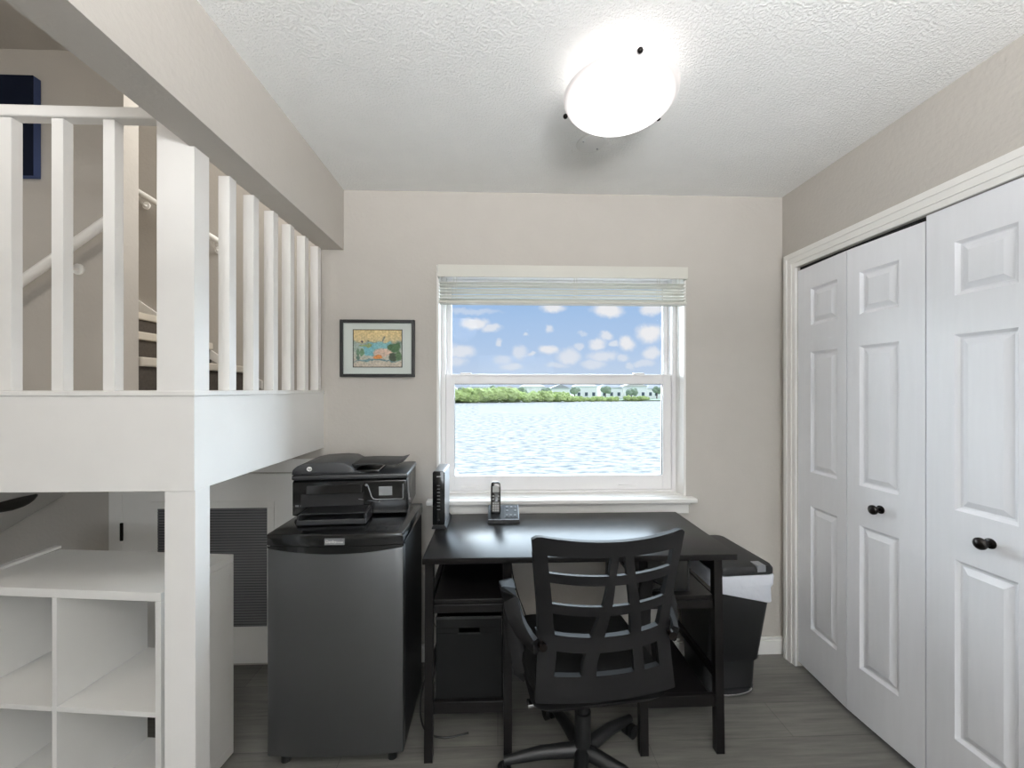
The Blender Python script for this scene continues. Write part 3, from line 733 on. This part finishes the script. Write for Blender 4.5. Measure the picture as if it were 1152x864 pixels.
# ------------------------------------------------------------------ office chair
ch = thing('office_chair', 'dark plastic slatted back office chair with curved arms at the desk', 'office chair', (.318, 1.400, 0), R(6.5))
YO = -.185
def hw(z):
    pts = [(.40,.226),(.46,.226),(.56,.219),(.66,.213),(.75,.218),(.85,.228),(.985,.243)]
    for (a,b_),(c_,d_) in zip(pts,pts[1:]):
        if z <= c_: return b_+(d_-b_)*(max(z,a)-a)/(c_-a)
    return pts[-1][1]
def yc(z): return YO + .05 - .05*max(0,(z-.66))/.32 + .0*(z) - (.02*(.66-z)/.2 if z < .66 else 0)
def S(u, z, off=0):
    bow = .022+.036*min(1,max(0,(z-.45)/.35))
    x = u*hw(z); y = yc(z) - bow*(1-u*u)
    nx = 2*bow*u/hw(z); L_ = math.hypot(nx,1)
    # outward (rear) normal of the bowed shell: (nx*?, -1)
    return (x + off*(-nx)/L_*-1*0 , y - off, z)
def patch(mb, f, n_, m_, th):
    # f(s,t)->(u,z) ; slab between off 0 and -th
    g0 = [[mb.bm.verts.new(S(*f(i/n_,j/m_), 0)) for j in range(m_+1)] for i in range(n_+1)]
    g1 = [[mb.bm.verts.new(S(*f(i/n_,j/m_), -th)) for j in range(m_+1)] for i in range(n_+1)]
    F = mb.bm.faces.new
    for i in range(n_):
        for j in range(m_):
            F((g0[i][j],g0[i+1][j],g0[i+1][j+1],g0[i][j+1])); F((g1[i][j],g1[i][j+1],g1[i+1][j+1],g1[i+1][j]))
    for i in range(n_):
        F((g0[i][0],g1[i][0],g1[i+1][0],g0[i+1][0])); F((g0[i][m_],g0[i+1][m_],g1[i+1][m_],g1[i][m_]))
    for j in range(m_):
        F((g0[0][j],g0[0][j+1],g1[0][j+1],g1[0][j])); F((g0[n_][j],g1[n_][j],g1[n_][j+1],g0[n_][j+1]))
    return mb
def hslat(z0, z1, sag=0, th=.012, u0=-.86, u1=.86):
    return patch(MB(), lambda s,t: (u0+(u1-u0)*s, (z0+(z1-z0)*t) - sag*(1-(2*s-1)**2)), 28, 3, th)
def interp(tbl, z):
    tbl = sorted(tbl)
    for (a,b_,c_),(d_,e_,f_) in zip(tbl,tbl[1:]):
        if z <= d_:
            k = (max(z,a)-a)/(d_-a); return b_+(e_-b_)*k, c_+(f_-c_)*k
    return tbl[-1][1], tbl[-1][2]
def vslat(tbl, z0, z1, th=.014):
    def f(s,t):
        z = z0+(z1-z0)*t; a,b_ = interp(tbl,z); return (a+(b_-a)*s, z)
    return patch(MB(), f, 4, 24, th)
def fin(mb, name, m=None, par=ch):
    bmesh.ops.recalc_face_normals(mb.bm, faces=mb.bm.faces)
    o = mb.build(name, m or M['frosted'], par, 40)
    return o
# top band with raised corners
def topband(s,t):
    u = -1+2*s; e = 1-abs(u)**6
    zlo = .926; zhi = .985 - .012*(1-u*u)
    k = max(0, (abs(u)-.9)/.1)
    zhi -= .014*k*k
    return (u*(.995), zlo+(zhi-zlo)*t)
fin(patch(MB(), topband, 36, 6, .018), 'top_rail')
fin(hslat(.842,.872,.004,u0=-.85,u1=.85), 'back_slat')
fin(hslat(.742,.774,.004,u0=-.85,u1=.85), 'back_slat')
def lumbar(s,t):
    u = -1.02+2.04*s; return (u, .617+.048*t + (.012*abs(u)**3) )
fin(patch(MB(), lumbar, 32, 3, .02), 'lumbar_rail')
fin(patch(MB(), lambda s,t: (-.99+1.98*s, .470+.078*t), 30, 3, .02), 'bottom_rail')
fin(vslat([(.45,-1,-.80),(.62,-1,-.74),(.70,-1,-.79),(.9,-1,-.83)], .472, .93, .02), 'side_frame')
fin(vslat([(.45,.80,1),(.62,.76,1),(.70,.80,1),(.9,.83,1)], .472, .93, .02), 'side_frame')
fin(vslat([(.47,-.42,-.20),(.58,-.39,-.19),(.66,-.28,-.085),(.75,-.16,-.02),(.84,-.10,.0),(.93,-.07,.03)], .50, .93, .016), 'spine')
fin(vslat([(.47,.38,.55),(.58,.36,.515),(.66,.32,.50),(.75,.26,.42),(.84,.17,.30),(.93,.10,.21)], .50, .93, .016), 'spine')
# seat
seat = MB(); rings = []
def rrect(hx_,y0,y1,r,z,n_=6):
    out = []
    for (cx_,cy_,a0) in ((hx_-r,y0+r,-90),(hx_-r,y1-r,0),(-hx_+r,y1-r,90),(-hx_+r,y0+r,180)):
        for k in range(n_+1):
            a = R(a0+90*k/n_); out.append((cx_+r*math.cos(a), cy_+r*math.sin(a), z))
    return out
for z_,i_ in ((.425,.03),(.435,.008),(.455,0),(.475,.006),(.485,.03)): rings.append(rrect(.228-i_, -.10+i_, .32-i_, .07, z_))
fin(seat.loft(rings), 'seat', M['fabric'])
fin(MB().loft([rrect(.20,-.11,.26,.05,.40),rrect(.225,-.13,.29,.05,.4245)]), 'seat_shell')
MB().box(-.09,.09,-.02,.16,.365,.3995,.008).build('tilt_mechanism', M['blackmatte'], ch)
MB().tube([(-.09,.06,.38),(-.16,.02,.375),(-.20,-.02,.372)],.006,8).box(-.225,-.185,-.04,-.01,.366,.378,.003).build('tilt_lever', M['chrome'], ch, 40)
# arms
sec = [(-.026,-.007),(-.020,-.011),(.020,-.011),(.026,-.007),(.026,.007),(.020,.011),(-.020,.011),(-.026,.007)]
for sx in (-1,1):
    pth = [(.222,-.155,.640),(.236,-.128,.645),(.256,-.09,.658),(.270,-.05,.680),(.277,-.01,.706),(.279,.04,.720),(.279,.085,.722),(.278,.105,.716),(.272,.118,.690),(.262,.118,.64),(.250,.11,.56),(.240,.09,.47),(.232,.06,.425),(.21,.05,.412)]
    fin(MB().sweep([(sx*a,b_,c_) for a,b_,c_ in pth], sec, up=(0,.35*1,1) if False else (sx*0.0,1,0.25)), 'armrest')
    MB().cyl((sx*.205,-.178,.648),(sx*.207,-.160,.648),.012,16).build('bolt', M['bronze'], ch)
# base
MB().cyl((0,.08,.10),(0,.08,.365),.022).cyl((0,.08,.10),(0,.08,.24),.03).build('gas_column', M['blackmatte'], ch, 40)
for k in range(5):
    a = R(90+72*k+12); ca,sa = math.cos(a), math.sin(a)
    MB().tube([(ca*.01,.08+sa*.01,.10),(ca*.15,.08+sa*.15,.095),(ca*.285,.08+sa*.285,.07)], .024, 10, radii=[1.1,.9,.6]).build('base_leg', M['blackmatte'], ch, 40)
    px, py = ca*.285, .08+sa*.285
    c_ = MB()
    for o_ in (-.014,.014):
        c_.cyl((px-sa*(o_-.008),py+ca*(o_-.008),.026),(px-sa*(o_+.008),py+ca*(o_+.008),.026),.026,20)
    c_.cyl((px,py,.03),(px,py,.06),.007)
    c_.build('caster', M['blackmatte'], ch, 40)

# ------------------------------------------------------------------ trash can
tr_ = thing('trash_can', 'tall black step trash can with a white liner between desk and closet', 'trash can', (1.050, 1.895, 0), R(4)); tr_.scale = (1,1,.97)
def rrc(hx_,hy_,r,z,n_=5,dy=0):
    return [(x_,y_,z_) for x_,y_,z_ in [(p[0],p[1]+dy,p[2]) for p in rrect(hx_,-hy_,hy_,r,z,n_)]]
def rdx(ring, dx): return [(p[0]+dx, p[1], p[2]) for p in ring]
MB().loft([rdx(rrc(.124,.103,.03,.02,5,.072),.03),rdx(rrc(.125,.105,.03,.06,5,.070),.03),rdx(rrc(.126,.109,.03,.150,5,.068),.03),rdx(rrc(.132,.117,.03,.165,5,.064),.03),rrc(.127,.187,.03,.60),rrc(.127,.187,.03,.61)]).build('bin_body', M['blackmatte'], tr_, 40)
bg = MB(); rings = []
base = rrc(1,1,.2,0,5)
for z_,k_ in ((.548,.0018),(.552,.004),(.57,.002),(.59,.005),(.61,.003),(.625,.0045),(.636,.002)):
    hx_ = .1275+k_; hy_ = .1875*(1-.9*(.61-min(z_,.61)))+k_+.002
    ring = rrc(hx_,hy_,.03,z_)
    rr_ = []
    for i,(x_,y_,zz) in enumerate(ring):
        nn = pnoise(Vector((x_*26,y_*26,z_*26)))*.005
        dz_ = (pnoise(Vector((x_*9,y_*9,3)))*.03+(.018*x_/.12)) if z_ < .56 else 0
        rr_.append((x_*(1+nn*6), y_*(1+nn*4), zz-dz_*1.3))
    rings.append(rr_)
bg.loft(rings); bg.build('bin_liner', M['bag'], tr_, 60)
lid = MB().loft([rrc(.124,.190,.03,.638),rrc(.129,.196,.034,.642),rrc(.129,.196,.034,.662),rrc(.122,.188,.034,.674),rrc(.10,.16,.034,.679)])
lid.build('lid', M['blackmatte'], tr_, 40)
MB().box(.040,.078,-.1985,-.150,.652,.676,.002).box(.040,.078,-.1985,-.15,.676,.681,.002).build('lid_latch', M['silver'], tr_)
MB().prism([(-.08,-.034)]+[(.02+.11*math.sin(R(-90+15*k)), -.040-.036*math.cos(R(-90+15*k))) for k in range(13)]+[(.12,-.034)],'z',.012,.026,.003).build('pedal', M['chrome'], tr_, 40)
MB().loft([rdx(rrc(.127,.105,.03,0,5,.072),.03),rdx(rrc(.127,.105,.03,.0195,5,.072),.03)]).build('base_ring', M['charcoal'], tr_, 40)

# ------------------------------------------------------------------ cords
def cord(label, path, r=.0028):
    # Catmull-Rom smoothing
    P = [Vector(p) for p in path]; out = []
    for i in range(len(P)-1):
        p0,p1,p2,p3 = P[max(i-1,0)],P[i],P[i+1],P[min(i+2,len(P)-1)]
        for k in range(8):
            t_=k/8; out.append(.5*((2*p1)+(-p0+p2)*t_+(2*p0-5*p1+4*p2-p3)*t_*t_+(-p0+3*p1-3*p2+p3)*t_**3))
    out.append(P[-1])
    return tag(MB().tube([tuple(p) for p in out], r, 8).build('power_cord', M['cable'], None, 60), label, 'cord')
cord('black power cord looping from the fridge back to the floor beside the desk', [(-.345,1.99,.30),(-.315,2.0,.20),(-.325,1.90,.12),(-.335,1.78,.05),(-.30,1.70,.004),(-.22,1.66,.004),(-.12,1.68,.004)], .004)
cord('thin black cord hanging down the wall between the fridge and the desk', [(-.31,2.128,.16),(-.335,2.125,.22),(-.34,2.122,.27),(-.325,2.12,.31),(-.295,2.115,.34)], .002)
cord('black cord hanging behind the chair below the middle of the desktop', [(.12,2.1,.70),(.11,2.10,.62),(.07,2.10,.55),(.09,2.10,.40),(.16,2.10,.20),(.22,2.08,.004)], .003)

# ------------------------------------------------------------------ outdoors
ZW = -3.6
wt = MB(); 
v = [wt.bm.verts.new(p) for p in ((-500,6,ZW),(700,6,ZW),(700,420,ZW),(-500,420,ZW))]; wt.bm.faces.new(v)
tag(wt.build('bay_water', M['water']), kind='structure')
struct('far_shore_ground', MB().box(-260,420,172,420,ZW,ZW+.5), M['leafb'])
tag(MB().prism([(-6,20.5),(-2.55,21.6),(-2.05,22.2),(-2.6,24.6),(-6,25)],'z',ZW+.01,ZW+.35).build('seawall_corner', M['dock']), 'pale concrete seawall corner on the water at the lower left of the window', 'seawall')
# mangroves
mg = MB()
for i in range(150):
    x_ = -28+i*.62+random.uniform(-.5,.5)
    k_ = 1.0 if x_ < 6 else (.8 if x_ < 28 else .42)
    if 50.5 < x_ < 54: continue
    yb = 148+max(0,x_+20)*.28
    yy = yb+random.uniform(0,7)
    r_ = random.uniform(1.3,2.5)*k_
    mg.sphere((x_,yy,ZW+r_*.75+random.uniform(.2,1.5)*k_), r_, (1.3,1,1), 3, .5, 2.6, i)
tag(mg.build('mangrove_thicket', M['leafa']), kind='stuff', label='bright green mangrove thicket along the far shore of the bay', cat='mangroves')
def house(x_, y_, w_, h_, roofm, label, kind):
    t = thing('house', label, 'house', (x_, y_, ZW+.5), group='houses on the far shore')
    MB().box(-w_/2,w_/2,0,8,0,h_).build('walls', M['stucco'], t)
    if kind == 0: MB().loft([[(-w_/2-.6,-.6,h_),(w_/2+.6,-.6,h_),(w_/2+.6,8.6,h_),(-w_/2-.6,8.6,h_)],[(-w_/4,3.5,h_+1.8),(w_/4,3.5,h_+1.8),(w_/4,4.5,h_+1.8),(-w_/4,4.5,h_+1.8)]]).build('roof', roofm, t)
    else: MB().prism([(-w_/2-.5,h_),(w_/2+.5,h_),(0,h_+2.0)],'y',-.5,8.5).build('roof', roofm, t)
    for k in range(3):
        xx = -w_/2+w_*(k+.5)/3
        MB().box(xx-.7,xx+.7,-.08,-.01,1.2,3.0).build('window', M['hglass'], t)
hs_ = [(-22,9,4.2,0,0),(-8,11,5.6,0,1),(5,7,4.4,1,0),(16,11,5.8,0,0),(29,9,5.0,1,1),(41.5,11,6.0,0,0),(54,11,5.4,0,1),(66,12,6.0,1,0),(77,9,5.0,0,1)]
for i,(x_,w_,h_,k_,rm) in enumerate(hs_):
    where = ['at the left edge of the lower pane','left of the pane centre, two storeys','just left of the pane centre','near the middle of the pane, wide','right of the middle, gabled','wide one right of the middle','above the gap in the mangroves','gabled one toward the right edge','at the right edge of the lower pane'][i]
    house(x_*1.05, 190+i*2, w_, h_, M['roofdark'] if rm else M['roof'], 'pale house on the far shore, '+where, k_)
for i,(x_,h_) in enumerate([(-26,5.5),(-15,6.2),(-2,6.4),(10.5,5.8),(22,6.8),(34,5.6),(48,6.6),(60,5.4),(72,6.9),(82,6.0)]):
    t = thing('shore_tree', 'dull green round tree standing among the far shore houses, '+['far left','left of the two storey house','beside the two storey house','left of centre','at the centre','right of the gabled house','between the wide houses','right of the mangrove gap','tall one near the right edge','far right'][i], 'tree', (x_*1.05,184+i,ZW+.5), group='trees among the far houses')
    MB().cyl((0,0,0),(0,0,h_*.6),.25,8).build('trunk', M['trunk'], t)
    c_ = MB()
    for k in range(5): c_.sphere((random.uniform(-1.4,1.4),random.uniform(-1,1),h_*.62+random.uniform(-.6,.9)),random.uniform(1.1,1.7),(1.1,1,.9),2,.5,2,i*9+k)
    c_.build('crown', M['leafb'], t)

# ------------------------------------------------------------------ world
wd = bpy.data.worlds.new('sky'); bpy.context.scene.world = wd; wd.use_nodes = True
nt = wd.node_tree; nt.nodes.clear(); L = nt.links.new
def N(t, **k):
    n_ = nt.nodes.new(t)
    for a,b_ in k.items(): setattr(n_, a, b_)
    return n_
def Mth(op, a, b_=None, clamp=False):
    n_ = N('ShaderNodeMath', operation=op, use_clamp=clamp)
    for i,q in enumerate((a,b_)):
        if q is None: continue
        if isinstance(q,(int,float)): n_.inputs[i].default_value = q
        else: L(q, n_.inputs[i])
    return n_.outputs[0]
out = N('ShaderNodeOutputWorld'); bg_ = N('ShaderNodeBackground'); L(bg_.outputs[0], out.inputs[0])
tc = N('ShaderNodeTexCoord'); sp = N('ShaderNodeSeparateXYZ'); L(tc.outputs['Generated'], sp.inputs[0])
ymax = Mth('MAXIMUM', sp.outputs[1], .08)
ca_ = N('ShaderNodeCombineXYZ'); L(Mth('DIVIDE', sp.outputs[0], ymax), ca_.inputs[0]); L(Mth('DIVIDE', sp.outputs[2], ymax), ca_.inputs[1])
nz_ = N('ShaderNodeTexNoise'); nz_.inputs['Scale'].default_value = 26; nz_.inputs['Detail'].default_value = 6; nz_.inputs['Roughness'].default_value = .62
L(ca_.outputs[0], nz_.inputs[0])
dv = N('ShaderNodeVectorMath', operation='MULTIPLY_ADD'); dv.inputs[1].default_value = (.034,.028,0); L(nz_.outputs[1], dv.inputs[0]); L(ca_.outputs[0], dv.inputs[2])
gr = N('ShaderNodeMapRange'); gr.inputs['From Min'].default_value = 0; gr.inputs['From Max'].default_value = .24; L(sp.outputs[2], gr.inputs[0])
cr = N('ShaderNodeValToRGB')
cr.color_ramp.elements[0].color = lin((206,218,238)); cr.color_ramp.elements[1].color = lin((156,190,234))
e = cr.color_ramp.elements.new(.35); e.color = lin((184,206,238))
L(gr.outputs[0], cr.inputs[0])
aa = math.atan(16/460.); sn, cs_ = math.sin(aa), math.cos(aa)
CL = [(540,72,62,26,.9),(815,80,78,38,.95),(1035,78,62,34,.85),(1112,80,30,26,.9),(150,150,72,28,.85),(235,175,50,20,.7),(525,180,24,22,.6),(270,245,20,20,.6),(405,205,12,9,.5),
      (80,285,80,34,.7),(375,290,38,38,.55),(430,300,20,10,.6),(515,284,50,26,.85),(620,312,62,42,.65),(670,266,22,16,.5),(762,256,46,28,.8),(802,214,34,26,.7),(842,250,22,16,.6),
      (908,250,46,36,.9),(1025,200,66,48,.95),(1028,300,48,38,.75),(790,312,76,28,.6),(890,322,34,20,.5),(740,352,60,26,.5),(335,366,56,20,.5),(290,330,46,24,.4),(930,362,26,20,.4),
      (685,205,26,12,.35),(130,90,150,14,.35),(60,340,60,30,.5),(560,360,60,16,.4),(1000,350,60,18,.45)]
acc = None
for (zx,zy,wx_,wy_,al) in CL:
    u_, v_p = zx/4.4308+500, zy/4.4308+330
    x_ = (u_-576)/460; z_ = -(v_p-438)/460
    rx, ry = x_*cs_+sn, -x_*sn+cs_
    s_ = N('ShaderNodeVectorMath', operation='SUBTRACT'); s_.inputs[1].default_value = (rx/ry+.017, z_/ry+.014, 0); L(dv.outputs[0], s_.inputs[0])
    k_ = N('ShaderNodeVectorMath', operation='MULTIPLY'); k_.inputs[1].default_value = (460/(wx_/4.43*1.05), 460/(wy_/4.43*1.05), 0); L(s_.outputs[0], k_.inputs[0])
    l_ = N('ShaderNodeVectorMath', operation='LENGTH'); L(k_.outputs[0], l_.inputs[0])
    mr = N('ShaderNodeMapRange'); mr.interpolation_type = 'SMOOTHSTEP'; mr.inputs['From Min'].default_value = 1.25; mr.inputs['From Max'].default_value = .45; mr.inputs['To Max'].default_value = al
    L(l_.outputs['Value'], mr.inputs[0])
    acc = mr.outputs[0] if acc is None else Mth('MAXIMUM', acc, mr.outputs[0])
# generic clouds for the rest of the sky
n3 = N('ShaderNodeTexNoise'); n3.inputs['Scale'].default_value = 3.2; n3.inputs['Detail'].default_value = 6; L(tc.outputs['Generated'], n3.inputs[0])
m3 = N('ShaderNodeMapRange'); m3.inputs['From Min'].default_value = .55; m3.inputs['From Max'].default_value = .68; L(n3.outputs[0], m3.inputs[0])
fb = N('ShaderNodeMapRange'); fb.inputs['From Min'].default_value = .3; fb.inputs['From Max'].default_value = .42; L(sp.outputs[2], fb.inputs[0])
acc = Mth('MAXIMUM', acc, Mth('MULTIPLY', m3.outputs[0], fb.outputs[0]))
mx = N('ShaderNodeMix', data_type='RGBA'); L(acc, mx.inputs[0]); L(cr.outputs[0], mx.inputs[6]); mx.inputs[7].default_value = lin((246,242,244))
L(mx.outputs[2], bg_.inputs[0]); bg_.inputs[1].default_value = 1.0

# ------------------------------------------------------------------ lights
def light(name, typ, loc, rot, energy, col=(1,1,1), **k):
    d_ = bpy.data.lights.new(name, typ); d_.energy = energy; d_.color = col
    for a,b_ in k.items(): setattr(d_, a, b_)
    o = bpy.data.objects.new(name, d_); C.objects.link(o); o.location = loc; o.rotation_euler = rot
    return o
def aim(o, d): o.rotation_euler = Vector(d).to_track_quat('-Z','Y').to_euler()
s1 = light('sun', 'SUN', (0,0,8), (0,0,0), 1.6, (1,.97,.93), angle=R(1.5)); aim(s1, (-.35,.62,-.72))
s2 = light('sky_glow', 'SUN', (0,5,8), (0,0,0), 24.0, (.76,.88,1), angle=R(100)); aim(s2, (-.42,-1,-.15))
s3 = light('water_bounce_fill', 'SUN', (0,6,6), (0,0,0), 22.0, (.86,.93,1), angle=R(90)); aim(s3, (.4,-1,.36))  # added broad sun standing in for water bounce, lifts ceiling and closet doors
light('rear_fill', 'AREA', (.35, YF+.05, 1.5), (R(90),0,0), 40, (.90,.96,1), shape='RECTANGLE', size=1.4, size_y=1.1)  # added area fill behind the camera, set at the invented rear opening
light('upper_flight_fill', 'AREA', (-.56, 2.75, 3.5), (0,R(90),0), 45, (1,.97,.92), shape='RECTANGLE', size=1.2, size_y=.8)  # added area lamp standing in for an unseen stairwell window
light('room_fill', 'POINT', (-.45, -.7, 2.2), (0,0,0), 17, (1,.99,.99), shadow_soft_size=.18)  # added unseen point fill from high behind the camera
light('stairwell_fill', 'POINT', (-2.3, .1, 2.85), (0,0,0), 31, (1,.96,.9), shadow_soft_size=.15)  # added unseen point fill to brighten the stair walls
light('ceiling_fill_uplight', 'AREA', (.45, -.9, 1.75), (R(180),0,0), 200, (.99,.99,1), shape='DISK', size=1.1)  # added unseen uplight, brightens the ceiling; no lamp stands here

# ------------------------------------------------------------------ camera
cd = bpy.data.cameras.new('camera'); cam = bpy.data.objects.new('camera', cd); C.objects.link(cam)
cd.sensor_width = 36; cd.lens = 460/1152*36; cd.shift_y = 6/1152; cd.clip_start = .02; cd.clip_end = 1500
cam.location = (0,0,1.4106); cam.rotation_euler = (R(90),0,-aa)
S_ = bpy.context.scene
S_.camera = cam
S_.view_settings.view_transform = 'Standard'; S_.view_settings.look = 'None'; S_.view_settings.exposure = 0; S_.view_settings.gamma = 1; S_.view_settings.use_curve_mapping = False
S_.cycles.max_bounces = 10; S_.cycles.diffuse_bounces = 6; S_.cycles.transparent_max_bounces = 12
S_.cycles.use_denoising = True; S_.cycles.sample_clamp_indirect = 6
